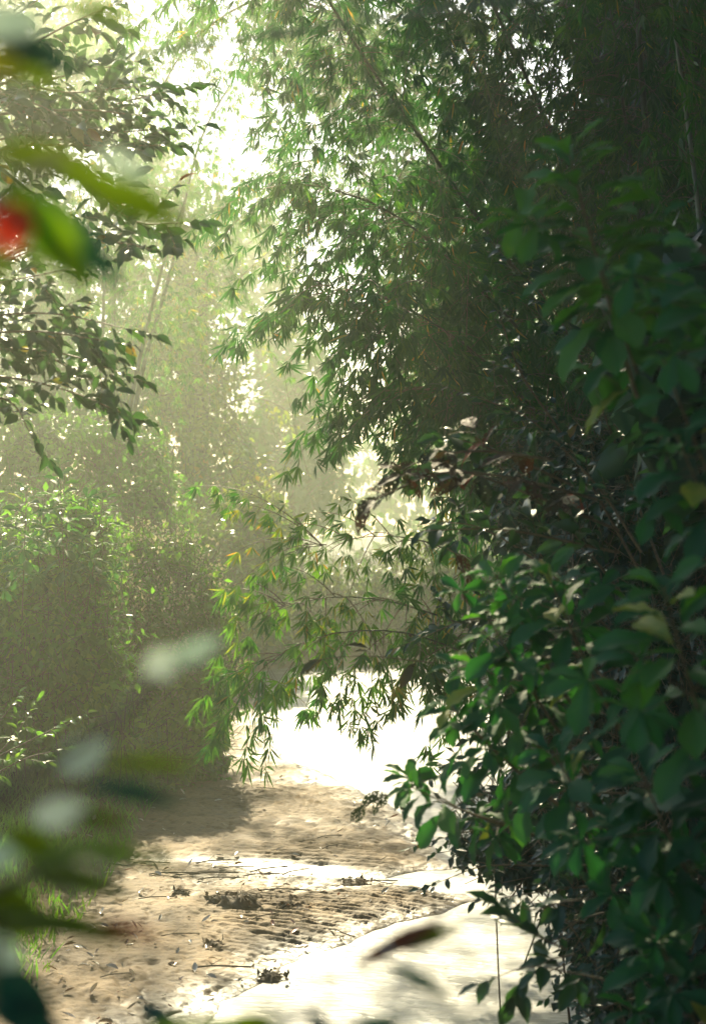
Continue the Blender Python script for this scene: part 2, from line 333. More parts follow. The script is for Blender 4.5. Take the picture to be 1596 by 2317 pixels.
def bamboo_branch(lv, tw, a, b, up, rs, size=.17, step=.085, side=.22, s0=.2, k=6, tpl=T_BAM, tint=.4, r=.004, droop=.25):
    """a leafy arching branch from a to b"""
    path = bez(a, b, up, 12); Ln = np.linalg.norm(np.diff(path, axis=0), axis=1).sum()
    tw.tube(path, np.linspace(r*1.4, r*.4, len(path)), 4, cap=False)
    n = max(3, int(Ln/step)); ts = np.clip(np.linspace(s0, 1, n)+rs.uniform(-.3, .3, n)/n, 0, 1)
    q = at_path(path, ts); q2 = at_path(path, np.clip(ts+.04, 0, 1.0)); tg = nrm(q2-q+1e-6)
    off = rs.normal(size=(n, 3))*np.array([1, 1, .6]); off -= (off*tg).sum(1, keepdims=True)*tg
    off = nrm(off)*rs.uniform(.2, 1, n)[:, None]*side*(1.15-ts)[:, None]+tg*.1*rs.rand(n)[:, None]
    off[:, 2] -= .04; off[-1] = tg[-1]*.02
    tip = q+off; tw.sticks(q, tip, r*.4)
    A = nrm(off)*.45+tg*.45+np.array([0, 0, -.85])+rs.normal(size=(n, 3))*.25
    tn = np.clip(tint+rs.normal()*.1+rs.normal(size=n)*.08, 0, .88)
    fans(lv, tip, A, size*rs.uniform(.75, 1.15, n), tn, rs, k, .85, tpl, droop)
NB = 2.0
def bamboo(label, pts, rad, nbr, blen, seed, bias=(-.6, -.1, .1), t0=.15, t1=1, size=.23, k=6, step=.10, mat=M_BAM, culm=M_CULM, group='bamboo stems leaning over the stream', extra=(), tpl=T_BAM, tint=.4, side=.22, lratio=None, droopL=.55):
    rs = np.random.RandomState(seed); path = smooth_path([P(*q) for q in pts], 30)
    base = path[0].copy()
    th = empty('bamboo', base, label, 'bamboo', group)
    cm = MB(); Ln = np.linalg.norm(np.diff(path, axis=0), axis=1).sum()
    nn = int(Ln/.38); ts = []; rr = []
    for i in range(nn):
        a_ = i/nn; rr0 = rad*(1-.72*a_)
        for dt, f in ((0, .98), (.02, 1.22), (.05, .96), (.5, .93)):
            ts.append(a_+dt/nn); rr.append(rr0*f)
    cp = at_path(path, np.array(ts)); cm.tube(cp, rr, 9); cm.build('culm', culm, th, True)
    lv = MB(); tw = MB(); bias = np.array(bias)
    nbr = int(nbr*NB); 
    for i in range(nbr):
        u = t0+(t1-t0)*(i+rs.rand())/nbr; a = at_path(path, u)
        d = nrm(nrm(rs.normal(size=3)*np.array([1, 1, .35]))+bias*1.1)
        l = blen*rs.uniform(.45, 1.05)*(lratio(u) if lratio else 1)
        b = a+d*l; b[2] -= droopL*l*rs.uniform(.5, 1.1)
        bamboo_branch(lv, tw, a, b, (0, 0, .28*l), rs, size, step, side, .15, k, tpl, tint)
    for (px, py, d) in extra:
        b = P(px, py, d); j = int(np.argmin(((path-b-np.array([.5, 0, .35]))**2*np.array([1, .6, 1])).sum(1)))
        a = path[j]; l = np.linalg.norm(b-a); bamboo_branch(lv, tw, a, b, (0, 0, .22*l), rs, size, step*.9, side, .15, k, tpl, tint)
    lv.build('leaves', mat, th); tw.build('twigs', M_TWIG, th)
    return th
def sprigs(lv, tw, path, rs, n, ln, k, size, tpls, tint, up=.15, rad=.004, spread=1.0, jit=.25, hang=.2, rand=1.0):
    """side twigs with alternate leaves along a branch path"""
    tw.tube(path, np.linspace(rad*2, rad*.6, len(path)), 5, cap=False)
    for i in range(n):
        u = .12+.88*(i+rs.rand()*.6)/n; a = at_path(path, u); tg = nrm(at_path(path, min(1, u+.05))-a+1e-5)
        d = nrm(nrm(rs.normal(size=3))*spread+tg*.9+np.array([0, 0, up])) if i < n-1 else tg
        l = ln*rs.uniform(.5, 1.1); b = a+d*l
        tw.sticks(a, b, rad*.5)
        ts = (np.arange(k)+.6)/k; q = a+(b-a)*ts[:, None]
        sgn = np.where(np.arange(k) % 2 == 0, 1, -1)[:, None]
        sd_ = nrm(np.cross(d, [0, 0, 1])+1e-6)
        D = d*.65+sgn*sd_*.8*(1-.4*ts[:, None])+rs.normal(size=(k, 3))*jit; D[-1] = d+rs.normal(size=3)*jit*.6; D[:, 2] -= hang
        N = np.array([0, -.5, .85])+rs.normal(size=(k, 3))*.38*rand
        T = np.clip(tint+rs.normal(size=k)*.14, 0, .93); T = np.where(rs.rand(k) < .012, rs.uniform(.94, 1, k), T)
        S = size*rs.uniform(.65, 1.15, k)
        for ti, tp in enumerate(tpls):
            m = (np.arange(k)+i) % len(tpls) == ti
            lv.leaves(tp, q[m], D[m], N[m], S[m], T[m])
def leafy_branch(name, label, cat, group, paths, seed, n, ln, k, size, tpls, mat, tint=.45, rad=.006, trunk=None, twmat=M_TWIG, **kw):
    rs = np.random.RandomState(seed); pp = [smooth_path([P(*q) for q in pth], 14) for pth in paths]
    base = trunk[0] if trunk is not None else pp[0][0]
    th = empty(name, base, label, cat, group); lv = MB(); tw = MB()
    for q in pp:
        f = np.linalg.norm(np.diff(q, axis=0), axis=1).sum()
        sprigs(lv, tw, q, rs, max(3, int(n*f)), ln, k, size, tpls, tint, rad=rad, **kw)
    lv.build('leaves', mat, th); tw.build('branches', twmat, th)
    if trunk is not None:
        tm = MB(); tp = smooth_path(trunk[:-1], 20); tm.tube(tp, np.linspace(trunk[-1], trunk[-1]*.5, len(tp)), 10); tm.build('trunk', M_BARK, th, True)
    return th
def sphere(c, r, n=18, m=10, rs=None, amp=.12):
    th = np.linspace(0, math.pi, m+1)[:, None]; ph = np.arange(n)[None]*2*math.pi/n
    d = np.stack([np.sin(th)*np.cos(ph), np.sin(th)*np.sin(ph), np.cos(th)+0*ph], -1)
    k = 1+amp*(np.sin(d[..., 0]*5+c[0])*np.cos(d[..., 1]*4+c[1])+.6*np.sin(d[..., 2]*9+c[2]+d[..., 0]*7))
    V = (np.asarray(c)+d*k[..., None]*np.asarray(r)).reshape(-1, 3)
    i = np.arange(m)[:, None]*n; j = np.arange(n)[None]; F = np.stack([i+j, i+n+j, i+n+(j+1) % n, i+(j+1) % n], -1).reshape(-1, 4)
    return V, F
SZ = 1.55
def mound(name, label, cat, group, lobes, seed, N, size, mat, tpl=T_SM, tint=.45, core=.7, base=None, flowers=0, vines=0, jitter=.16, trunk=None, out=.6, yellow=.0, coremat=M_CORE, clump=3.5, sub=7):
    """a leafy mass: lobes = [(px, py, d, rx_px, rz_px, ry_m)]"""
    rs = np.random.RandomState(seed)
    Cc = np.array([P(l[0], l[1], l[2]) for l in lobes]); Rr = np.array([[l[3]*K*l[2], l[5], l[4]*K*l[2]] for l in lobes])
    b = base if base is not None else [Cc[0][0], Cc[0][1], max(0, hz(Cc[0][0], Cc[0][1]))]
    th = empty(name, b, label, cat, group); lv = MB(); tw = MB()
    C0, R0 = Cc.copy(), Rr.copy()
    if sub: 
        q = np.repeat(np.arange(len(lobes)), sub); dd = nrm(rs.normal(size=(len(q), 3))); dd[:, 1] = -np.abs(dd[:, 1])*.8
        Cs = C0[q]+dd*R0[q]*.85; Rs = R0[q]*rs.uniform(.28, .5, (len(q), 1))*np.array([1, 1.3, 1]); Cc = np.vstack([Cc, Cs]); Rr = np.vstack([Rr, Rs])
    area = (Rr[:, 0]*Rr[:, 2]+Rr[:, 0]*Rr[:, 1]+Rr[:, 1]*Rr[:, 2]); pr = area/area.sum()
    li = rs.choice(len(Cc), N, p=pr); d = nrm(rs.normal(size=(N, 3))); d[:, 1] = np.where(rs.rand(N) < .25, d[:, 1], -np.abs(d[:, 1]))
    size = size*SZ; N0 = N
    nz = np.sin(d[:, 0]*clump*2+li)*np.cos(d[:, 2]*clump*2.3+li*2)+.7*np.sin(d[:, 2]*clump*5+d[:, 0]*clump*4+li)+.4*np.sin(d[:, 0]*clump*11+d[:, 2]*clump*9)
    rad = 1+.17*nz+rs.normal(size=N)*jitter*.6-rs.rand(N)*jitter
    p = Cc[li]+d*rad[:, None]*Rr[li]
    keep = np.ones(N, bool)
    for j in range(len(Cc)):
        q = (p-Cc[j])/Rr[j]; keep &= ((q**2).sum(1) > .55) | (li == j)
    keep &= p[:, 2] > -.02
    p = p[keep]; d = d[keep]; n = len(p)
    D = nrm(d*out*.45+rs.normal(size=(n, 3))*.5+np.array([0, 0, -.45])); Nn = d*.9+np.array([0, 0, .55])+rs.normal(size=(n, 3))*.35
    T = np.clip(tint+rs.normal(size=n)*.16+.10*np.sin(p[:, 0]*2.3+p[:, 2]*1.7)+.10*np.sin(p[:, 0]*.9-p[:, 2]*2.2), 0, .78)
    T = np.where(rs.rand(n) < yellow, rs.uniform(.88, 1, n), T)
    lv.leaves(tpl, p, D, Nn, size*rs.uniform(.6, 1.25, n), T)
    idx = rs.choice(n, min(n, N//9), replace=False); tw.sticks(p[idx]-D[idx]*size*3+rs.normal(size=(len(idx), 3))*size*.5, p[idx], size*.04)
    lv.build('leaves', mat, th)
    if vines:
        for i in range(vines):
            j = rs.randint(len(lobes)); x = Cc[j]+np.array([rs.uniform(-.9, .9)*Rr[j][0], -Rr[j][1]*rs.uniform(.6, 1), rs.uniform(-.2, .8)*Rr[j][2]])
            l = rs.uniform(.6, 2.2); z1 = max(x[2]-l, .1); e = np.array([x[0]+rs.normal()*.15, x[1]-.1, z1]); tw.tube(bez(x, e, (rs.normal()*.1, -.1, 0), 8), .006, 4, cap=False)
    if trunk:
        tm = MB()
        for (pts, r) in trunk:
            q = smooth_path([np.array(a, float) for a in pts], 14); tm.tube(q, np.linspace(r, r*.45, len(q)), 9)
        tm.build('trunk', M_BARK, th, True)
    tw.build('creepers', M_TWIG, th)
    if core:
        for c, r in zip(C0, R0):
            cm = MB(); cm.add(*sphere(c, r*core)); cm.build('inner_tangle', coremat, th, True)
    if flowers:
        fl = MB(); up = np.where((d[:, 2] > .1) & (rs.rand(n) < flowers))[0]; m = len(up)
        for q in range(3):
            fl.leaves(T_SM, p[up]+d[up]*size*.9+rs.normal(size=(m, 3))*size*.3, rs.normal(size=(m, 3))+np.array([0, 0, .8]), rs.normal(size=(m, 3)), size*.5, rs.rand(m))
        fl.build('flower_heads', M_FLOW, th)
    return th
def gnd(px, d):            # a point on the ground under a column of the picture
    x = (px-798)*K*d; return np.array([x, d, hz(x, d)-.05])

# ------------------------------------------------------------------ far trees at the end of the reach
GF = 'misty trees at the end of the stream'
mound('tree', 'palest tree far beyond the stream, filling the end of the misty gap', 'tree', GF, [(860, 1130, 110, 330, 150, 6), (700, 1020, 112, 150, 140, 6), (1000, 1010, 114, 200, 170, 6)], 301, 4200, .5, M_FAR, core=0, jitter=.6)
mound('tree', 'pale misty tree standing on the left side of the bright gap', 'tree', GF, [(690, 900, 72, 70, 150, 4), (640, 1040, 70, 100, 130, 4), (730, 1080, 74, 70, 90, 3), (640, 980, 72, 50, 60, 3), (620, 760, 84, 90, 150, 4), (580, 600, 84, 80, 110, 4)], 302, 7000, .30, M_FAR, core=0, jitter=.6, trunk=[([gnd(670, 72), P(670, 1000, 72), P(680, 850, 72)], .3)])
mound('tree', 'hazy tree crown behind the bamboo, right of the bright gap', 'tree', GF, [(960, 900, 80, 90, 150, 4), (1060, 760, 82, 120, 170, 4), (1120, 1000, 78, 150, 170, 4), (1250, 700, 80, 150, 250, 4)], 303, 7000, .28, M_FAR, core=0, jitter=.5, trunk=[([gnd(1040, 80), P(1040, 1000, 80), P(1020, 850, 80)], .35)])
mound('tree', 'tall hazy tree whose top fades into the sky at upper left', 'tree', GF, [(330, 420, 62, 90, 100, 4), (420, 520, 60, 110, 130, 4), (500, 660, 62, 50, 80, 3), (300, 620, 60, 150, 150, 4), (440, 780, 60, 110, 150, 4)], 304, 6000, .22, M_FAR, core=0, jitter=.6, trunk=[([gnd(430, 60), P(430, 900, 60), P(410, 500, 60)], .35)])

# ------------------------------------------------------------------ left bank
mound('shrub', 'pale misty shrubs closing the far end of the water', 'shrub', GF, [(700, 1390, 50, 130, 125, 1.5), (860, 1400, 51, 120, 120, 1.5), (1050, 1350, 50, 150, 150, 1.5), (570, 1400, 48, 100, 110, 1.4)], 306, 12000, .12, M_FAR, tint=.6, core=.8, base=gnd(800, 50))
mound('tree', 'hazy leaf canopy seen through the gaps of the diagonal bamboo', 'tree', GF, [(900, 250, 46, 200, 190, 2.5), (1120, 420, 45, 190, 220, 2.5), (700, 120, 48, 150, 110, 2.2), (1050, 80, 47, 200, 120, 2.5), (1000, 640, 47, 130, 130, 2)], 307, 13000, .15, M_FAR, tint=.4, core=0, jitter=.6, trunk=[([gnd(1050, 46), P(1060, 900, 46), P(1030, 500, 46), P(1000, 200, 46)], .22)], base=gnd(1050, 46))
mound('tree', 'tall leafy tree in haze behind the upper left branches', 'tree', GF, [(60, 300, 63, 170, 200, 3), (200, 120, 65, 130, 150, 3), (-20, 600, 62, 150, 200, 3), (150, 700, 64, 120, 200, 2.5), (60, -60, 64, 200, 140, 3), (120, 900, 61, 160, 150, 2.5)], 305, 15000, .22, M_FAR, core=0, jitter=.5, trunk=[([gnd(90, 63), P(100, 900, 63), P(80, 300, 63), P(90, 100, 63)], .3)])
def hb(label, pts, n, seed, l=2.6, bias=(.1, -.2, 0)):
    return bamboo(label, pts, .055, n, l, seed, bias, .25, 1, .20, 5, .12, M_BAM, M_CULM, 'bamboo stems in the mist on the left bank', (), T_BAMF, .62, .35)
hb('misty bamboo stem rising from the bushes, just right of the leaf cluster', [(255, 1050, 41), (258, 700, 41), (270, 540, 41), (300, 200, 41), (360, 20, 41)], 18, 41, 3.0)
hb('leftmost misty bamboo stem, thin and almost upright', [(215, 1050, 42), (232, 760, 42), (236, 560, 42), (220, 250, 42), (170, 60, 42)], 16, 42, 3.0)
hb('leaning bamboo stem in bright mist crossing toward the upper right', [(290, 1000, 40), (325, 830, 40), (350, 740, 40), (392, 590, 40), (450, 330, 39), (540, 160, 38)], 20, 43, 2.8)
hb('short leaning bamboo stem below the crossing one in the mist', [(280, 1020, 39), (302, 880, 39), (338, 720, 39), (372, 590, 38), (430, 420, 37)], 15, 44)
GV = 'leafy masses on the left bank'
mound('vine_covered_tree', 'yellow green vines hanging down a tree in the sunlit mist', 'tree', GV, [(440, 640, 57, 50, 100, 1.2), (400, 780, 56, 80, 120, 1.7), (490, 900, 55, 55, 110, 1.4), (370, 930, 54, 110, 150, 1.9), (450, 1070, 53, 95, 130, 1.9), (320, 830, 56, 70, 110, 1.4), (570, 1120, 55, 40, 60, 1.0)], 50, 17000, .15, M_YEL, tint=.6, core=0, yellow=.06, vines=40, jitter=.9, sub=16, trunk=[([gnd(470, 56), P(460, 1000, 56), P(460, 700, 57), P(480, 560, 57)], .2)])
mound('shrub', 'brownish shaded shrub thicket behind the leafy sapling', 'shrub', GV, [(90, 1030, 38, 150, 110, 1.8), (260, 1040, 39, 110, 90, 1.7), (330, 1150, 38, 110, 110, 1.7), (170, 1200, 36, 180, 120, 1.7)], 51, 15000, .10, M_BUSH, tint=.35, core=.5, vines=10)
mound('shrub', 'hazy rounded shrub at the foot of the vine hung tree', 'shrub', GV, [(540, 1210, 45, 100, 90, 1.6), (470, 1310, 43, 100, 130, 1.6), (600, 1190, 48, 55, 70, 1.4), (590, 1330, 46, 60, 110, 1.3)], 52, 12000, .12, M_YEL, tint=.45, core=.4, jitter=.25)
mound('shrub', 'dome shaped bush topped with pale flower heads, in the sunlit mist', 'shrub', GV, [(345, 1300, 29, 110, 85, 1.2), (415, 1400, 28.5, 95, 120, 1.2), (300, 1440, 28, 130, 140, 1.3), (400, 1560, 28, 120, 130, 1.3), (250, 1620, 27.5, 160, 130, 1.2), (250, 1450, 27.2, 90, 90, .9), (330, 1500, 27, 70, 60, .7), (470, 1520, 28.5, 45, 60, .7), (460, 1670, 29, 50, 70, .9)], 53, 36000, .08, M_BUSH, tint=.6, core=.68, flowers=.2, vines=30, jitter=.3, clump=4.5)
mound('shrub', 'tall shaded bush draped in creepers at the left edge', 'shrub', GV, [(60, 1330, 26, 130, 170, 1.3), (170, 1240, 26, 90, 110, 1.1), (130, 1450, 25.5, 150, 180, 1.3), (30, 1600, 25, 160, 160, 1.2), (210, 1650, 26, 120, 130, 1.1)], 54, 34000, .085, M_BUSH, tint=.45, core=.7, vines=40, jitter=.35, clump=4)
mound('shrub', 'low leafy fringe at the edge of the sand under the flowering bush', 'shrub', GV, [(330, 1740, 27, 110, 60, .6), (440, 1735, 28, 70, 50, .5), (220, 1770, 26, 100, 60, .6), (110, 1800, 25, 110, 60, .7)], 55, 6000, .08, M_BUSH, tint=.3, core=.6, jitter=.35)

def sapling(label, tip, root, seed, nl, size, tpls=T_OB, mat=M_SAP, tint=.5, side=3, span=.7, group='large leaved saplings', rad=.006, face=(0, -.4, 1.)):
    rs = np.random.RandomState(seed); a = P(*root); b = P(*tip); pth = bez(a, b, (0, 0, -.05), 14)
    th = empty('sapling', a, label, 'sapling', group); lv = MB(); tw = MB()
    tw.tube(pth, np.linspace(rad*1.6, rad*.5, 14), 6, cap=False)
    L_ = np.linalg.norm(b-a); nl = int(nl*1.5); side = int(side*1.7); size = size*.86
    for i in range(nl):
        u = 1-span*(i/nl)**1.25; q = at_path(pth, u); tg = nrm(b-a)
        an = i*2.4+rs.rand()*.5; hx = nrm(np.cross(tg, [0, 1, 0])); hy = np.cross(tg, hx)
        o = math.cos(an)*hx+math.sin(an)*hy*.8
        el = .75-1.1*(i/nl)+rs.normal()*.15
        D = nrm(o+tg*el); s = size*(.55+.6*min(1, (i+2)/(nl*.5)))*rs.uniform(.85, 1.1)
        pt = q+D*.1*s*2; tw.sticks(q, pt, rad*.35)
        N = nrm(tg*.7+np.array(face)*.4+rs.normal(size=3)*.25)
        lv.leaves(tpls[i % len(tpls)], pt[None], D[None], N[None], np.array([s]), np.array([np.clip(tint+rs.normal()*.2+(.3 if i < 4 else 0), 0, .9) if rs.rand() > .05 else .98]), None)
    for j in range(side):
        u = rs.uniform(.2, .75); q = at_path(pth, u); d = nrm(rs.normal(size=3)*np.array([1, .6, .4])+np.array([0, 0, .3])); e = q+d*size*rs.uniform(1, 1.8)
        tw.sticks(q, e, rad*.5); k = 6
        for i in range(k):
            an = i*2.4; o = np.array([math.cos(an), .5*math.sin(an), math.sin(an)]); D = nrm(o+d*.5)
            lv.leaves(tpls[i % len(tpls)], e[None], D[None], nrm(np.array([0, -.3, 1])+rs.normal(size=3)*.3)[None], np.array([size*rs.uniform(.5, .9)]), np.array([np.clip(tint+rs.normal()*.15, 0, .9)]))
    lv.build('leaves', mat, th); tw.build('stem', M_TWIG, th); return th
sapling('bright sapling rosette rising above the creeper bush, left edge', (135, 1050, 24), (150, 1400, 24.3), 60, 22, .26, T_OB, M_SAP, .6, 6)
sapling('smaller bright sapling right of the rosette topped one, left bank', (235, 1125, 24.2), (190, 1420, 24.5), 61, 16, .24, T_OB, M_SAP, .6, 5)
sapling('low broad leaved sapling on the shaded bush at the left edge', (60, 1110, 23), (50, 1400, 23.3), 62, 16, .24, T_OB, M_SAP, .5, 5)
leafy_branch('shrub', 'wispy shrub with small bright leaves above the sand, left edge', 'shrub', GV, [[(-60, 1760, 19.5), (20, 1680, 19.5), (75, 1600, 19.5)], [(-60, 1740, 19.5), (60, 1680, 19.4), (160, 1630, 19.3)], [(-80, 1700, 19.5), (0, 1630, 19.5), (30, 1590, 19.5)], [(-60, 1780, 19.5), (50, 1720, 19.4), (120, 1700, 19.3)]], 63, 6, .3, 7, .11, [T_MED], M_BUSH, .5)

leafy_branch('tree', 'hazy leafy branches sticking out over the gap from the vine hung tree', 'tree', GV, [[(420, 720, 55.9), (520, 640, 55.9), (610, 590, 55.1), (650, 560, 55.1)], [(450, 850, 55.9), (560, 780, 55.1), (650, 760, 54.4)], [(430, 950, 54.4), (560, 900, 53.7), (650, 930, 53.7), (680, 980, 53.7)], [(450, 1100, 52.9), (580, 1040, 52.2), (660, 1060, 51.4)], [(430, 620, 57.3), (480, 500, 57.3), (540, 430, 57.3)], [(400, 800, 55.9), (330, 700, 55.9), (250, 660, 55.9)]], 58, 3.2, .9, 9, .21, [T_SM, T_MED], M_YEL, .6, .012)
# broad leaved trees reaching in from the left
GL = 'broad leaved branches reaching in from the left'
leafy_branch('tree', 'broad leaved tree branches hanging across the upper left corner', 'tree', GL,
    [[(-200, 300, 13.2), (0, 260, 13.2), (180, 250, 13.2), (300, 260, 13.2)], [(-200, 220, 13.4), (0, 190, 13.4), (150, 210, 13.4), (280, 200, 13.4)], [(-500, 520, 14), (-200, 380, 14), (60, 300, 14), (250, 240, 14), (395, 205, 14)], [(-350, 420, 14), (-50, 350, 13.8), (180, 310, 13.7), (372, 292, 13.6)],
     [(-350, 330, 14.3), (-50, 240, 14.4), (120, 180, 14.5), (260, 150, 14.6)], [(-250, 260, 14), (0, 140, 14), (150, 60, 14), (240, 20, 14)], [(-100, 360, 14), (60, 330, 13.6), (200, 330, 13.4), (330, 330, 13.2)],
     [(60, 300, 14), (190, 400, 13.5), (300, 500, 13.3), (420, 505, 13.2)], [(0, 380, 13.6), (120, 470, 13.3), (220, 535, 13.2), (325, 560, 13.1)], [(-200, 200, 14.5), (0, 60, 14.5), (90, 0, 14.5)], [(-100, 250, 13.5), (50, 230, 13.2), (150, 270, 13)]],
    70, 12, .36, 7, .135, [T_OV[0], T_EL[0], T_OV[1]], M_BROAD, .35, .007, trunk=[(-5.2, 14, -.3), (-5.0, 14, 3), (-4.6, 14, 6), (-4.0, 14.2, 9), (-3.4, 14.2, 11.5), .17], rand=1.3)
leafy_branch('tree', 'dark broad leaved tree branches with a drooping tip, middle left', 'tree', GL,
    [[(-450, 800, 13), (-200, 680, 13), (0, 640, 13), (180, 605, 13)], [(-350, 760, 13), (-60, 720, 12.8), (120, 710, 12.7), (290, 745, 12.6)], [(-350, 820, 13), (-40, 790, 12.9), (140, 800, 12.8), (288, 850, 12.7)],
     [(-350, 860, 13), (-40, 850, 12.9), (140, 880, 12.8), (300, 945, 12.7)], [(-250, 900, 13), (0, 900, 13), (70, 980, 13)], [(-250, 640, 13.4), (-20, 600, 13.4), (90, 560, 13.3)], [(-100, 760, 12.5), (80, 750, 12.4), (230, 770, 12.3)], [(-200, 740, 13.2), (0, 760, 13.2), (170, 840, 13.1), (240, 900, 13)]],
    71, 11, .34, 7, .125, [T_OV[2], T_EL[1], T_OV[0]], M_BROAD, .3, .006, trunk=[(-4.4, 13, -.3), (-4.3, 13, 2.5), (-4.1, 13, 5), (-3.9, 13.1, 7.5), (-3.5, 13.2, 9.5), .12], rand=1.3)

# ------------------------------------------------------------------ bamboo on the right bank
R1 = lambda u: 1.0
B = bamboo
B('long diagonal bamboo stem leaning left across the middle of the canopy', [(1560, 1500, 25), (1350, 950, 24.5), (1230, 720, 24), (1138, 575, 24), (1040, 440, 23.5), (973, 345, 23), (828, 140, 22.5), (700, -60, 22), (590, -170, 21.5)], .045, 62, 1.9, 101, extra=[(470, 510, 22), (560, 330, 22), (480, 200, 22.5), (630, 300, 22), (600, 160, 22), (540, 60, 23), (700, 330, 22)])
B('bamboo stem leaning left just above the long diagonal one', [(1600, 1300, 26), (1400, 800, 25.5), (1200, 400, 25), (1048, 100, 24.5), (960, -100, 24)], .045, 55, 2.0, 102)
B('dark bamboo stem reaching the top edge right of centre', [(1620, 1300, 24), (1350, 560, 24), (1193, 185, 24), (1118, 25, 24), (1040, -150, 24)], .05, 58, 1.9, 103)
B('steep bamboo stem in deep shade at upper right', [(1640, 1400, 23), (1480, 700, 23), (1413, 275, 23), (1383, 50, 23), (1350, -150, 23)], .04, 55, 1.8, 104, (-.3, -.1, .1))
B('thick nearly black bamboo stem left of the pale one', [(1650, 1500, 22.5), (1510, 800, 22.5), (1468, 380, 22.5), (1450, 190, 22.5), (1430, -120, 22.5)], .085, 45, 1.7, 105, (-.2, -.1, .1))
B('pale grey green bamboo stem near the top right corner', [(1640, 1100, 18), (1590, 620, 18), (1568, 390, 18), (1513, 0, 18), (1490, -150, 18)], .036, 26, 1.3, 106, (.3, .5, .1), culm=M_CULMP)
B('low arching bamboo stem whose sprays hang farthest left over the gap', [(1560, 1500, 23), (1300, 1050, 22), (1120, 840, 21.5), (960, 720, 21), (830, 660, 21), (740, 660, 21)], .03, 66, 1.5, 107, (-.5, -.1, -.1), extra=[(612, 755, 21), (628, 600, 21), (650, 660, 21), (765, 800, 21), (765, 935, 21), (862, 1000, 21), (925, 1015, 21), (800, 880, 21), (690, 560, 21)])
B('middle bamboo stem fanning out above the bright gap', [(1540, 1350, 24), (1250, 850, 23), (1050, 620, 22.5), (880, 480, 22), (720, 420, 22)], .035, 66, 1.7, 108, (-.4, -.1, 0), extra=[(600, 420, 22), (640, 500, 22), (760, 560, 22), (700, 480, 22)])
B('bamboo stem behind the eaten leaves, low and heavily leaved', [(1560, 1500, 22), (1350, 1150, 21.5), (1200, 980, 21), (1050, 900, 21), (950, 880, 21)], .03, 60, 1.5, 109, (-.3, -.1, -.1), extra=[(880, 900, 21), (900, 960, 21)])
B('upright leafy bamboo stem filling the shade behind the saplings', [(1500, 1500, 25), (1330, 1000, 25), (1260, 600, 25), (1240, 300, 25), (1270, 0, 25)], .04, 60, 1.9, 110, (-.1, 0, 0))
B('bamboo stem by the right edge with dense dark leaves', [(1650, 1300, 24), (1580, 900, 24), (1560, 500, 24), (1590, 100, 24), (1600, -100, 24)], .04, 45, 1.7, 111, (-.1, 0, 0))
B('hazy bamboo stem arching over to the upper left', [(1150, 700, 35), (960, 330, 34), (780, 60, 33), (600, 0, 32), (440, 90, 31), (350, 230, 30.5)], .045, 54, 2.3, 112, (-.2, -.2, -.1), tint=.55, tpl=T_BAMF, step=.11, side=.3, size=.19)
B('hazy bamboo stem along the top edge, drooping toward the far left', [(900, 300, 38), (740, 0, 37), (560, -120, 36), (380, -90, 35), (250, 30, 34)], .045, 26, 2.5, 113, (-.1, -.2, -.2), tint=.6, tpl=T_BAMF, step=.12, side=.3, size=.2)
B('paler bamboo stem behind, drooping above the misty gap', [(1150, 900, 40), (980, 560, 39), (800, 380, 38), (640, 380, 37), (520, 480, 36.5)], .04, 50, 2.0, 114, (-.1, -.2, -.2), tint=.65, tpl=T_BAMF, step=.12, side=.3, size=.18)
GC = 'low bamboo stems arching over the water'
B('topmost low bamboo stem, its bare middle seen against the mist', [(1400, 1700, 18.4), (1150, 1330, 18), (1000, 1240, 17.8), (900, 1214, 17.8), (800, 1218, 17.8), (730, 1235, 17.8)], .012, 8, .8, 121, (-.4, -.1, -.2), .35, 1, .18, 6, .09, M_BAM, M_CULM, GC, extra=[(500, 1140, 18.2), (530, 1250, 18.2), (640, 1190, 18), (770, 1125, 18), (690, 1300, 18), (870, 1240, 18), (590, 1300, 18), (450, 1100, 18.5), (720, 1160, 18)], tint=.68)
B('second low bamboo stem, its leaf sprays lit yellow green over the water', [(1450, 1800, 18.2), (1150, 1480, 17.8), (950, 1380, 17.6), (780, 1350, 17.6), (640, 1370, 17.6)], .014, 14, .9, 122, (-.4, -.1, -.2), .25, 1, .20, 6, .08, M_BAM, M_CULM, GC, extra=[(480, 1490, 17.8), (520, 1400, 17.8), (1010, 1330, 17.6), (500, 1340, 18), (900, 1310, 17.6), (560, 1440, 17.8), (620, 1280, 18)], tint=.66)
B('lowest low bamboo stem, its tips hanging above the sand bar', [(1450, 1800, 17.8), (1150, 1540, 17.4), (950, 1440, 17.2), (780, 1430, 17.2), (650, 1470, 17.2), (580, 1550, 17.2)], .014, 13, .9, 123, (-.3, -.1, -.3), .25, 1, .20, 6, .075, M_BAM, M_CULM, GC, extra=[(490, 1680, 17.4), (505, 1570, 17.4), (555, 1710, 17.3), (600, 1735, 17.3), (690, 1600, 17.2), (745, 1590, 17.2), (840, 1640, 17.2), (480, 1530, 17.5), (960, 1590, 17.2)], tint=.6)

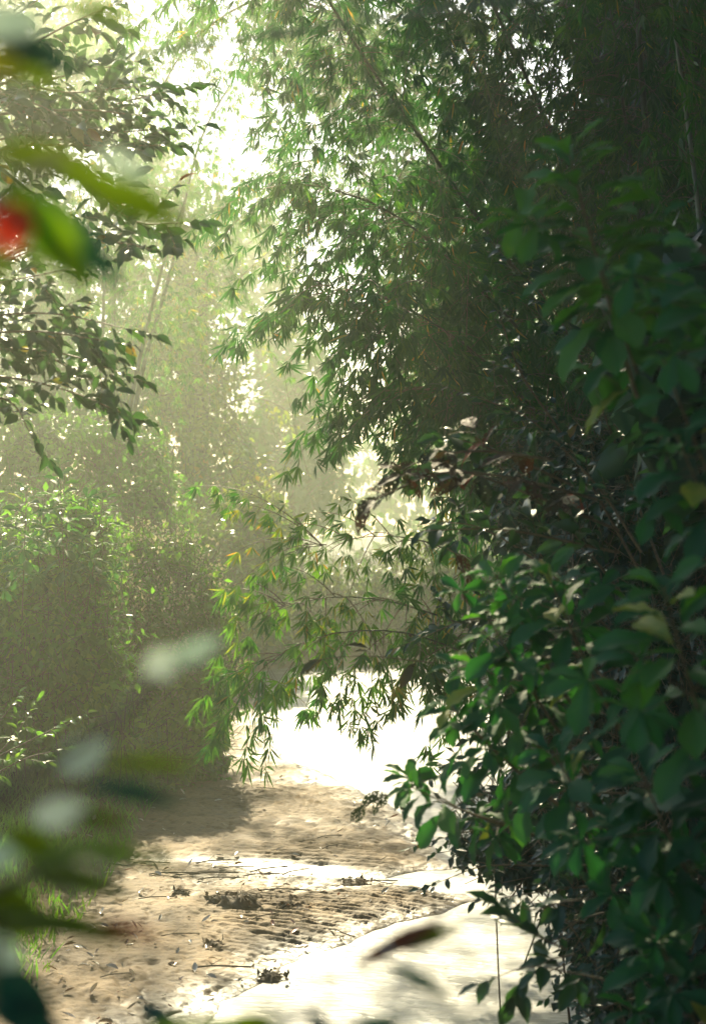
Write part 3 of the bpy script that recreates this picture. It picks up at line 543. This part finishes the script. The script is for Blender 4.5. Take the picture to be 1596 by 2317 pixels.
# ------------------------------------------------------------------ dark growth on the right bank
GR = 'dark leafy growth on the right bank'
mound('tree', 'almost black tree crown filling the upper right background', 'tree', GR, [(1540, 150, 30, 170, 260, 2), (1560, 560, 29, 190, 260, 2), (1640, 900, 28, 250, 300, 2), (1420, 820, 31, 150, 200, 1.6), (1400, 420, 32, 110, 260, 1.6), (1380, 60, 32, 90, 150, 1.6)], 200, 24000, .15, M_DARK, tint=.3, core=.85, trunk=[([gnd(1600, 29), P(1600, 1200, 29), P(1570, 600, 29), P(1540, 200, 30)], .3)], base=gnd(1600, 29))
mound('vine_thicket', 'creeper covered thicket in shade, right of the bamboo sprays', 'vine thicket', GR, [(1420, 1250, 19, 220, 240, 1.3), (1350, 1560, 18, 260, 210, 1.4), (1590, 1000, 19, 190, 300, 1.4), (1560, 1700, 17.5, 250, 280, 1.5), (1240, 1120, 19.5, 120, 160, .9)], 201, 26000, .085, M_DARK, tpl=T_SM, tint=.35, core=.8, jitter=.25, vines=30, base=gnd(1560, 18))
mound('vine_thicket', 'trailing thicket overhanging the bright water, lower right', 'vine thicket', GR, [(1300, 1830, 15, 190, 110, .8), (1180, 1900, 15, 130, 70, .6), (1480, 1960, 14, 210, 170, .9), (1560, 2200, 13, 230, 200, .9), (1400, 2120, 13.5, 130, 130, .7)], 202, 22000, .07, M_DARK, tpl=T_SM, tint=.4, core=.72, jitter=.35, vines=30, base=gnd(1560, 13.5))
leafy_branch('shrub', 'dark leafy shrub sprays trailing over the near water, lower right', 'shrub', GR,
    [[(1500, 1900, 13.5), (1250, 1880, 13.3), (1080, 1880, 13.2), (990, 1900, 13.1)], [(1500, 1960, 13.3), (1250, 1960, 13.1), (1100, 1960, 13), (1010, 1990, 12.9)], [(1500, 1800, 13.6), (1250, 1790, 13.4), (1080, 1800, 13.3), (1000, 1850, 13.2)],
     [(1500, 2000, 13), (1300, 2010, 12.8), (1150, 2030, 12.7)], [(1500, 2050, 12.8), (1350, 2070, 12.6), (1260, 2110, 12.5)], [(1500, 2150, 12.5), (1380, 2180, 12.3), (1290, 2230, 12.2)], [(1500, 2250, 12.2), (1400, 2270, 12.1), (1310, 2310, 12)], [(1500, 1700, 13.8), (1250, 1690, 13.6), (1080, 1720, 13.5), (980, 1760, 13.4)]],
    203, 12, .30, 7, .085, [T_MED, T_SM], M_DARK, .45, .005, rand=1.4)
leafy_branch('shrub', 'shaded climbing shrub with mid sized leaves before the bamboo', 'shrub', GR,
    [[(1500, 1300, 14.5), (1350, 900, 14.4), (1250, 700, 14.3), (1160, 600, 14.2)], [(1450, 1300, 14.5), (1280, 1000, 14.4), (1180, 850, 14.3), (1130, 720, 14.2)], [(1450, 1400, 14.5), (1250, 1150, 14.3), (1120, 1020, 14.2)], [(1450, 1250, 14), (1350, 1100, 14), (1200, 950, 14), (1080, 900, 14)], [(1550, 1100, 14), (1480, 800, 14), (1380, 640, 14)], [(1450, 1500, 14), (1250, 1300, 14), (1100, 1200, 14), (1000, 1180, 14)], [(1450, 1600, 14), (1250, 1450, 14), (1080, 1400, 14), (960, 1440, 14)]],
    204, 10, .36, 7, .10, [T_OV[0], T_EL[1]], M_DARK, .4, .006, rand=1.4)
GE = 'insect eaten leaves by the bright gap'
leafy_branch('eaten_branch', 'branch of large insect eaten leaves pointing at the bright gap', 'branch', GE,
    [[(1350, 1130, 11.5), (1150, 1080, 11.3), (1000, 1070, 11.2), (890, 1110, 11.1), (810, 1150, 11)], [(1250, 1040, 11.5), (1080, 1020, 11.4), (960, 1040, 11.3), (880, 1080, 11.2)]], 210, 4, .2, 5, .20, T_EAT, M_EAT, .62, .005, jit=.4, hang=.3)
leafy_branch('shrub', 'broad dark leaves with a few reddened ones behind the eaten branch', 'shrub', GE,
    [[(1400, 1200, 12), (1150, 1100, 11.8), (980, 1050, 11.7), (930, 1080, 11.7)], [(1400, 1250, 12), (1150, 1200, 11.8), (960, 1200, 11.7)], [(1300, 1100, 12), (1120, 1020, 11.9), (1020, 990, 11.8)]], 211, 6, .25, 6, .17, [T_EL[0], T_OV[1], T_LG[0]], M_BROAD, .3, .005)
leafy_branch('eaten_twig', 'small twig of holed brown leaves hanging over the sand bar', 'twig', GE, [[(960, 1770, 11.5), (890, 1795, 11.5), (845, 1810, 11.5), (775, 1850, 11.5)]], 212, 7, .06, 3, .13, T_EAT, M_EAT, .25, .002, hang=.8)
leafy_branch('eaten_twig', 'hanging twig of curled brown leaves beside the bamboo sprays', 'twig', GE, [[(1010, 1240, 11.5), (1045, 1270, 11.5), (1050, 1340, 11.5)]], 213, 6, .06, 3, .14, T_EAT, M_EAT, .85, .002, hang=.9)
leafy_branch('eaten_twig', 'twig with two large browning leaves amid the low bamboo', 'twig', GE, [[(980, 1500, 11.5), (840, 1485, 11.5), (740, 1490, 11.5), (690, 1500, 11.5)]], 214, 2, .08, 2, .17, T_EL, M_EAT, .6, .002, hang=.3)

GS = 'large leaved saplings on the right'
def S(label, tip, root, seed, nl, size, **k): return sapling(label, tip, root, seed, nl, size, group=GS, **k)
S('soft large leaved sapling top standing against the bamboo, upper right', (1285, 345, 7.4), (1440, 900, 7.6), 220, 26, .26, side=3, span=.75, tint=.8)
S('second soft sapling below the tallest one, its leaves spreading left', (1345, 560, 7.6), (1500, 1000, 7.9), 221, 18, .24, side=3, tint=.7)
S('blurred sapling leaves entering at the right edge, level with the tallest sapling', (1590, 560, 6.5), (1720, 900, 6.7), 222, 14, .2, side=2)
S('small bright green sapling tip against the black shade, right edge', (1500, 815, 7), (1640, 1150, 7.2), 223, 8, .12, side=1, tint=.7)
S('dim sapling with drooping leaves below the small bright tip', (1530, 985, 7), (1680, 1300, 7.2), 224, 14, .2, side=2, tint=.3)
S('sapling top in the centre right, spreading over the dark thicket', (1235, 1290, 9), (1400, 1650, 9.2), 225, 18, .24, side=3)
S('sapling with spread leaves left of the centre right one', (1120, 1300, 9.3), (1330, 1650, 9.4), 226, 14, .22, side=2)
S('bright blurred sapling top at the right edge, middle height', (1500, 1330, 6.6), (1640, 1800, 6.8), 227, 20, .24, side=3, tint=.6)
S('pale green sapling tip with yellow young leaves, beside the low bamboo', (1105, 1400, 9.2), (1330, 1750, 9.4), 228, 16, .22, side=2, tint=.65)
S('dark sapling spreading low over the centre of the thicket', (1070, 1500, 9.4), (1320, 1800, 9.5), 229, 18, .22, side=3, tint=.35)
S('sapling with wide leaves beside the bright water tongue', (1010, 1590, 9.6), (1300, 1850, 9.7), 230, 20, .24, side=3, tint=.45)
S('sapling reaching farthest left over the bright water', (930, 1780, 10), (1250, 1900, 10.2), 231, 18, .22, side=3, tint=.5)
S('shaded sapling in the lower right thicket', (1250, 1700, 8.5), (1450, 2000, 8.7), 232, 20, .24, side=4, tint=.3)
S('dim sapling in the lowest right corner growth', (1450, 1750, 7.5), (1620, 2100, 7.7), 233, 20, .24, side=4, tint=.2)
S('dusky sapling near the bottom of the right edge', (1480, 2100, 7.5), (1620, 2400, 7.7), 234, 18, .22, side=4, tint=.15)
leafy_branch('drooping_branch', 'drooping stem of separate oval leaves seen against the white water', 'stem', GS, [[(1420, 2030, 9), (1280, 2040, 9), (1200, 2060, 9), (1130, 2020, 9)], [(1280, 2150, 9), (1200, 2110, 9), (1140, 2060, 9)], [(1420, 2230, 9), (1280, 2200, 9), (1190, 2190, 9), (1080, 2230, 9)], [(1300, 2160, 9), (1230, 2180, 9), (1170, 2250, 9)]], 240, 5, .12, 3, .17, [T_EL[0], T_OV[0]], M_BROAD, .35, .003, jit=.4)
# ------------------------------------------------------------------ unseen trees added outside the frame to block sun and sky
GO = 'added shade trees out of view'
def added_shade_tree(label, x, y, h, r, seed):
    rs = np.random.RandomState(seed); cx, cy_ = x, y; m_ = .21*y+1.5
    if abs(x) < m_ and y > -2: x = math.copysign(m_, x if y > 5 or x else 1)
    th = empty('tree', (x, y, hz(x, y)), label, 'tree', GO)
    lv = MB(); N = 8500; c = np.array([cx, cy_, h]); d = nrm(rs.normal(size=(N, 3))); li = rs.randint(0, 6, N)
    off = rs.normal(size=(6, 3))*np.array([.45, .45, .3])*r
    p = c+off[li]+d*(r*.62)*rs.uniform(.55, 1.05, N)[:, None]*np.array([1, 1, .8])
    lv.leaves(T_SM, p, rs.normal(size=(N, 3)), rs.normal(size=(N, 3))*.6+np.array([0, 0, 1]), rs.uniform(.3, .5, N), rs.rand(N)*.7)
    lv.build('crown', M_DARK, th); tm = MB(); q = smooth_path([(x, y, hz(x, y)-.2), (x+.2, y, h*.5), c], 10); tm.tube(q, np.linspace(.22, .08, len(q)), 8)
    for k in range(6): tm.tube(bez(at_path(q, .6+.05*k), c+off[k], (0, 0, .3), 6), np.linspace(.07, .02, 6), 5)
    tm.build('trunk', M_BARK, th, True)
for i, (x, y, h, r) in enumerate([(4.4, 26, 15.5, 3.6), (8.5, 27, 13, 3.8), (6.5, 34, 18, 4.4), (3.4, 15, 12, 3.0), (5.6, 19, 13, 3.4), (3.4, 9, 10.5, 2.4), (10, 36, 14, 5), (4.2, 38, 18.5, 4.6), (1.8, 43, 21, 4.6), (.9, 20, 13.4, 3), (2.4, 22.5, 14.6, 3), (1.2, 15, 11.9, 2.4), (3, 30, 15.8, 3.5),  (2.4, 12, 11, 2.8), (3.2, 19, 13.2, 3.2), (6, 24, 14, 3.6), (9, 30, 8, 4), (4.9, 9, 4.2, 2.0), (5.6, 13, 5, 2.2), (4.2, 5, 3.6, 1.8), (1.5, -3, 6.5, 2.5), (5, 1, 5.5, 2.6), (7.5, 3, 8, 3.2), (7, 9, 8.5, 3.0), (7.5, 15, 8, 3.2), (9, 21, 9, 3.2), (3, -4, 9, 3.6),  (3.2, -1.5, 11, 3.6), (4.5, 6, 12, 3.2), (-6.5, 6, 11, 3.0), (7, 12, 13, 3.4), (-9, 16, 8, 3), (2, -10, 7, 4), (8, -6, 6, 4)]):
    added_shade_tree('added leafy shade tree, unseen, blocking sun and sky from outside the picture', x, y, h, r, 400+i)

# ------------------------------------------------------------------ blurred twigs close to the viewpoint
GN = 'blurred twigs close to the viewpoint'
def near_twig(name, label, cat, stems, leaves_, root=None, rad=.0045, petals=()):
    """stems: px paths; leaves_: (px0, py0, px1, py1, d, width, template, material, tint, tilt)"""
    pp = [smooth_path([P(*q) for q in s], 14) for s in stems]
    base = P(*stems[0][0]); th = empty(name, base, label, cat, GN); tw = MB()
    for q in pp: tw.tube(q, np.linspace(rad*1.3, rad*.7, len(q)), 6, cap=False)
    tw.build('stem', M_TWIG, th)
    for (x0, y0, x1, y1, d, wd, tp, mt, ti, tl) in leaves_:
        a = P(x0, y0, d); b = P(x1, y1, d+tl[3] if len(tl) > 3 else d); lv = MB(); s = np.linalg.norm(b-a)
        lv.leaves(tp, a[None], (b-a)[None], np.array([tl[:3]], float), np.array([s]), np.array([ti]), np.array([wd]))
        lv.build('leaf', mt, th)
    for (x, y, d, r) in petals:
        lv = MB(); c = P(x, y, d); n = 12; an = np.arange(n)*2*math.pi/n
        D = np.stack([np.cos(an), -.35+0*an, np.sin(an)], -1); lv.leaves(T_OB[0], np.repeat(c[None], n, 0), D, np.repeat([[0, -1., .2]], n, 0), r, np.linspace(0, 1, n)); lv.build('flower', M_RED, th)
UP = (0, -.9, .45); LOW = (0, -.55, .85); UPP = (0, -1, -.05)
near_twig('leafy_twig', 'blurred twig with olive leaves and a red flower, upper left edge', 'twig',
    [[(-120, 600, 1.75), (-20, 480, 1.72), (60, 400, 1.7), (150, 370, 1.7)], [(-120, 600, 1.75), (0, 560, 1.7), (90, 590, 1.7)], [(-60, 560, 1.72), (-10, 530, 1.7), (25, 515, 1.7)]],
    [(0, 390, 225, 640, 1.7, 1.25, T_LG[0], M_OLIVE, .7, (.4, -1, .3)), (110, 430, 255, 665, 1.78, 1.2, T_LG[1], M_TEAL, .5, (-.6, -.8, .3)), (120, 385, 445, 500, 1.7, 1.0, T_LG[0], M_OLIVE, .55, (.1, -1, .2)),
     (-40, 345, 260, 375, 1.75, 1.3, T_LG[1], M_OLIVE, .15, UP), (220, 340, 345, 405, 1.8, .8, T_EL[0], M_SHEEN, .3, UPP), (-60, 470, 20, 640, 1.75, 1.3, T_LG[0], M_OLIVE, .3, UP), (60, 440, 130, 610, 1.7, 1.1, T_EL[1], M_OLIVE, .75, UP), (90, 380, 260, 430, 1.72, .9, T_EL[1], M_OLIVE, .4, UP)], petals=[(30, 512, 1.66, .020)])
near_twig('leafy_twig', 'blurred twig of dark leaves and ones painted pale as sky sheen, top left corner', 'twig', [[(-150, 60, 1.8), (0, 90, 1.8), (90, 120, 1.8)]],
    [(-60, 70, 190, 140, 1.8, 1.3, T_LG[0], M_TEAL, .1, UP), (-40, 130, 150, 185, 1.8, 1.2, T_LG[1], M_OLIVE, .35, UP), (-60, 60, 100, 45, 1.75, 1.2, T_EL[0], M_SHEEN, .1, UPP), (-60, 140, 60, 150, 1.75, 1.6, T_EL[0], M_OLIVE, 1, UP), (120, 10, 330, 40, 1.9, .9, T_LG[0], M_OLIVE, .5, UP)])
near_twig('leafy_twig', 'blurred brown twig with leaves painted pale as sky sheen, crossing the lower left', 'twig',
    [[(-80, 1830, 1.9), (60, 1760, 1.9), (180, 1690, 1.9), (280, 1610, 1.95), (350, 1530, 2.0)], [(-80, 1850, 1.9), (60, 1810, 1.9), (180, 1775, 1.9)]],
    [(325, 1530, 410, 1470, 2.0, 1.3, T_OV[0], M_SHEEN, .9, UPP), (385, 1500, 505, 1445, 2.0, .9, T_EL[0], M_SHEEN, 0, UPP), (130, 1740, 240, 1680, 1.95, 1.5, T_EL[0], M_SHEEN, .4, UPP),
     (180, 1775, 410, 1805, 1.9, .8, T_LG[0], M_TEAL, .6, UP), (215, 1735, 445, 1720, 1.9, .7, T_LG[1], M_OLIVE, .4, UP), (70, 1850, 195, 1830, 1.9, 1.4, T_EL[1], M_SHEEN, 1, UPP), (160, 1850, 300, 1860, 1.9, .7, T_EL[1], M_OLIVE, .1, UP)])
near_twig('leafy_twig', 'blurred twig of large dark green leaves, one reddened, lower left edge', 'twig', [[(-120, 2060, 1.7), (0, 2000, 1.7), (80, 1960, 1.7)], [(-120, 2100, 1.7), (0, 2080, 1.7), (60, 2080, 1.7)], [(-60, 2400, 1.7), (-20, 2200, 1.7), (0, 2080, 1.7)]],
    [(60, 1950, 395, 1900, 1.7, .95, T_LG[0], M_OLIVE, .6, LOW), (20, 1990, 300, 1985, 1.72, 1.3, T_LG[1], M_OLIVE, .3, LOW), (0, 2080, 300, 2095, 1.68, 1.25, T_LG[0], M_OLIVE, .4, LOW), (200, 2090, 375, 2110, 1.7, 1.0, T_LG[1], M_EAT, .97, UP),
     (-80, 2010, 120, 2110, 1.7, 1.3, T_EL[0], M_OLIVE, .2, UP), (-60, 2120, 60, 2190, 1.75, 1.2, T_EL[0], M_SHEEN, .5, UPP), (-100, 1940, 60, 1935, 1.75, 1.1, T_EL[1], M_SHEEN, .1, UPP), (-60, 2200, 130, 2280, 1.9, 1.2, T_EL[0], M_TEAL, .2, UP), (-30, 2280, 150, 2330, 1.9, 1.2, T_EL[1], M_TEAL, .1, UP), (0, 1880, 160, 1950, 1.72, 1.0, T_EL[0], M_OLIVE, .3, UP)])
near_twig('leafy_twig', 'blurred leaf tops poking in along the bottom edge, left of centre', 'twig', [[(420, 2480, 1.7), (460, 2400, 1.7), (470, 2330, 1.7)]],
    [(280, 2350, 680, 2345, 1.7, .85, T_LG[0], M_OLIVE, .6, UP), (420, 2340, 300, 2260, 1.9, 1.0, T_EL[0], M_TEAL, .1, UP), (480, 2340, 640, 2300, 1.75, 1.0, T_EL[0], M_OLIVE, .45, UP), (760, 2380, 700, 2290, 2.6, 1.0, T_EL[0], M_TEAL, .1, UP), (760, 2380, 900, 2300, 2.6, 1.0, T_EL[0], M_TEAL, .3, UP)], rad=.002)
near_twig('leafy_twig', 'blurred pair of narrow leaves forming a V over the white water', 'twig', [[(1350, 2500, 2.6), (1200, 2300, 2.6), (960, 2170, 2.6), (880, 2150, 2.6)]],
    [(795, 2195, 1000, 2075, 2.6, .8, T_LG[0], M_EAT, .84, (.2, -.9, .5)), (860, 2165, 1060, 2085, 2.62, .7, T_LG[1], M_OLIVE, .3, (.2, -.9, .5)), (860, 2180, 1045, 2262, 2.6, .7, T_LG[1], M_TEAL, .6, (.2, -.9, .5)), (890, 2160, 860, 2130, 2.6, 1, T_EL[0], M_SHEEN, .9, UPP)], rad=.0016)
o = MB(); o.tube(smooth_path([P(-120, 195, 3.4), P(0, 178, 3.4), P(300, 128, 3.45), P(640, 78, 3.5), P(1000, 25, 3.5), P(1250, -5, 3.5), P(1500, -40, 3.5)], 30), .0042, 8)
tag(o.build('bare_cane', M_CULMP), 'thin blurred cane slanting across the top of the picture', 'cane')

# ------------------------------------------------------------------ thin hanging vines, grass
for i, (a, b, lab) in enumerate([((640, 830, 24), (700, 1080, 24), 'thin thread vine hanging in the bright gap, left one'), ((690, 760, 25), (745, 1010, 25), 'thin thread vine hanging in the bright gap, right one'), ((500, 1000, 22), (560, 1140, 22), 'thin thread vine above the topmost low bamboo spray'), ((560, 520, 24), (800, 570, 24), 'thin thread vine stretched from the mist to the bamboo')]):
    o = MB(); o.tube(bez(P(*a), P(*b), (-.05, 0, -.05), 12), .0028, 4); tag(o.build('hanging_vine', M_TWIG), lab, 'vine', 'thread vines')
rs = np.random.RandomState(77); g = MB(); n = 9000
x = rs.uniform(-4.6, -2.5, n); y = rs.uniform(15, 27, n); k_ = rs.rand(n) < np.clip((-2.3-x)*1.1, 0, 1); x, y = x[k_], y[k_]; n = len(x)
z = height(x, y); D = rs.normal(size=(n, 3))*.45; D[:, 2] = 1
g.leaves(tpl_simple(.045, .3), np.stack([x, y, z], -1), D, rs.normal(size=(n, 3)), rs.uniform(.08, .24, n), rs.uniform(.2, .8, n))
tag(g.build('grass', M_BUSH), 'fine green grass along the left edge of the sand', 'grass', None, 'stuff')

# ------------------------------------------------------------------ fallen leaves, twigs and root clumps on the sand
rs = np.random.RandomState(91)
def sand_spot(lo=1700, hi=2330):
    while True:
        px, py = rs.uniform(120, 1080), lo+(hi-lo)*rs.rand()**.8; q = G(px, py, .1)
        if max(sdf(q[:1], q[1:2], S_LOW)[0], sdf(q[:1], q[1:2], S_UP)[0]) > .12: return q[0], q[1]
kinds = [('pale', 'small pale dry leaf lying on the sand', .85, .06, 170), ('brown', 'small brown dry leaf lying on the sand', .35, .1, 45), ('red', 'reddish brown fallen leaf lying on the sand', .97, .04, 16)]
for kn, lab, ti, jt, cnt in kinds:
    protos = []
    for v in range(5):
        tp = tpl_broad(LONG if v % 2 else ELLI, rs.uniform(-.5, .1), rs.uniform(.5, 1.2), .05, 7, 50+v, 1)
        m = MB(); m.leaves(tp, np.zeros((1, 3)), np.array([[0, 1., .15]]), np.array([[.2*rs.normal(), 0, 1.]]), np.array([1.0]), np.array([ti+jt*rs.normal()]))
        me = raw_mesh('fallen_leaf', np.vstack(m.V), np.concatenate(m.L), np.concatenate(m.S), np.clip(np.concatenate(m.T), 0, 1)); me.materials.append(M_LITTER); protos.append(me)
    for i in range(cnt):
        if kn == 'brown' and i % 3 == 0: x, y = sand_spot(1945, 1990)
        else: x, y = sand_spot()
        o = bpy.data.objects.new('fallen_leaf', protos[i % 5]); C.objects.link(o); s = rs.uniform(.04, .12)*(1.3 if kn == 'red' else 1)
        o.location = (x, y, hz(x, y)+.012); o.scale = (s, s, s*.8); o.rotation_euler = (rs.normal()*.18, rs.normal()*.25, rs.uniform(0, 6.28)); tag(o, lab, 'fallen leaf', 'fallen leaves on the sand, '+kn)
twm = []
for v in range(4):
    m = MB(); L_ = np.array([[0, 0, 0], [.12, .02, .01], [.25, -.01, .015], [.4, .03, .0]]); m.tube(smooth_path(L_, 9), .006, 5); m.sticks(L_[1], L_[1]+np.array([.08, .09, .03]), .003); m.sticks(L_[2], L_[2]+np.array([.05, -.08, .02]), .003)
    me = raw_mesh('fallen_twig', np.vstack(m.V), np.concatenate(m.L), np.concatenate(m.S), np.concatenate(m.T)); me.materials.append(M_BARK); twm.append(me)
for i in range(34):
    x, y = sand_spot(1940, 1985) if i % 2 else sand_spot()
    o = bpy.data.objects.new('fallen_twig', twm[i % 4]); C.objects.link(o); o.location = (x, y, hz(x, y)+.012); o.rotation_euler = (0, 0, rs.normal()*.5); s = rs.uniform(.5, 1.3); o.scale = (s, s, s)
    tag(o, 'short bare twig washed up on the sand', 'twig', 'fallen twigs on the sand')
for i, (px, py, wpx, lab) in enumerate([(545, 2062, 105, 'largest mud and root clump in the middle of the sand'), (612, 2205, 72, 'upright root clump at the water edge, left of the spreading one'), (706, 2190, 90, 'spreading root clump half in the bright water'), (652, 2222, 60, 'low debris clump between the two water edge root clumps'), (490, 2052, 45, 'small mud lump just left of the largest clump'), (410, 2030, 40, 'small dark lump on the upper left of the sand'), (645, 2060, 36, 'small flat lump right of the largest clump'), (480, 2150, 40, 'small half buried lump below the largest clump'), (800, 1995, 70, 'flat heap of washed up debris along the little rivulet')]):
    q = G(px, py, .05); wm = wpx*K*q[1]; z = hz(q[0], q[1]); th = empty('root_clump', (q[0], q[1], z), lab, 'root clump', 'root clumps on the sand')
    m = MB(); hgt = .32 if i != 8 else .12
    m.add(*sphere(np.array([q[0], q[1], z-.02]), np.array([wm*.46, wm*.4, wm*hgt]), 30, 16, None, .22)); m.build('mud', M_MUD, th, True)
    st = MB(); n = 60; a = rs.uniform(0, 6.28, n); d = np.stack([np.cos(a), np.sin(a), rs.uniform(.1, 1, n)], -1)
    p0 = np.array([q[0], q[1], z+wm*.35*hgt*2])+d*wm*.1; p1 = p0+nrm(d*np.array([1, 1, -.5])+rs.normal(size=(n, 3))*.3)*wm*rs.uniform(.25, .6, n)[:, None]*np.array([1, 1, hgt+.3]); p1[:, 2] = np.maximum(p1[:, 2], z)
    st.sticks(p0, p1, .0035); lf = rs.choice(n, 14); st.leaves(T_SM, p1[lf], rs.normal(size=(14, 3)), rs.normal(size=(14, 3)), rs.uniform(.05, .09, 14), .5); st.build('roots', M_MUD, th)

# ------------------------------------------------------------------ morning mist
bm = MB(); X0, X1, Y0, Y1, Z0, Z1 = -75, 75, -30, 170, -1.5, 24
bm.add(np.array([[x, y, z] for x in (X0, X1) for y in (Y0, Y1) for z in (Z0, Z1)]), np.array([[0, 1, 3, 2], [4, 6, 7, 5], [0, 4, 5, 1], [2, 3, 7, 6], [0, 2, 6, 4], [1, 5, 7, 3]]))
m, t, p, out = mat_base('morning_mist'); t.nodes.remove(p)
pv = t.nodes.new('ShaderNodeVolumePrincipled'); pv.inputs['Color'].default_value = (.94, 1.0, .76, 1); pv.inputs['Density'].default_value = .0038; pv.inputs['Anisotropy'].default_value = .72
t.links.new(pv.outputs[0], out.inputs['Volume'])
o = bm.build('haze', m); tag(o, 'sunlit morning mist hanging over the stream', 'haze', None, 'stuff')
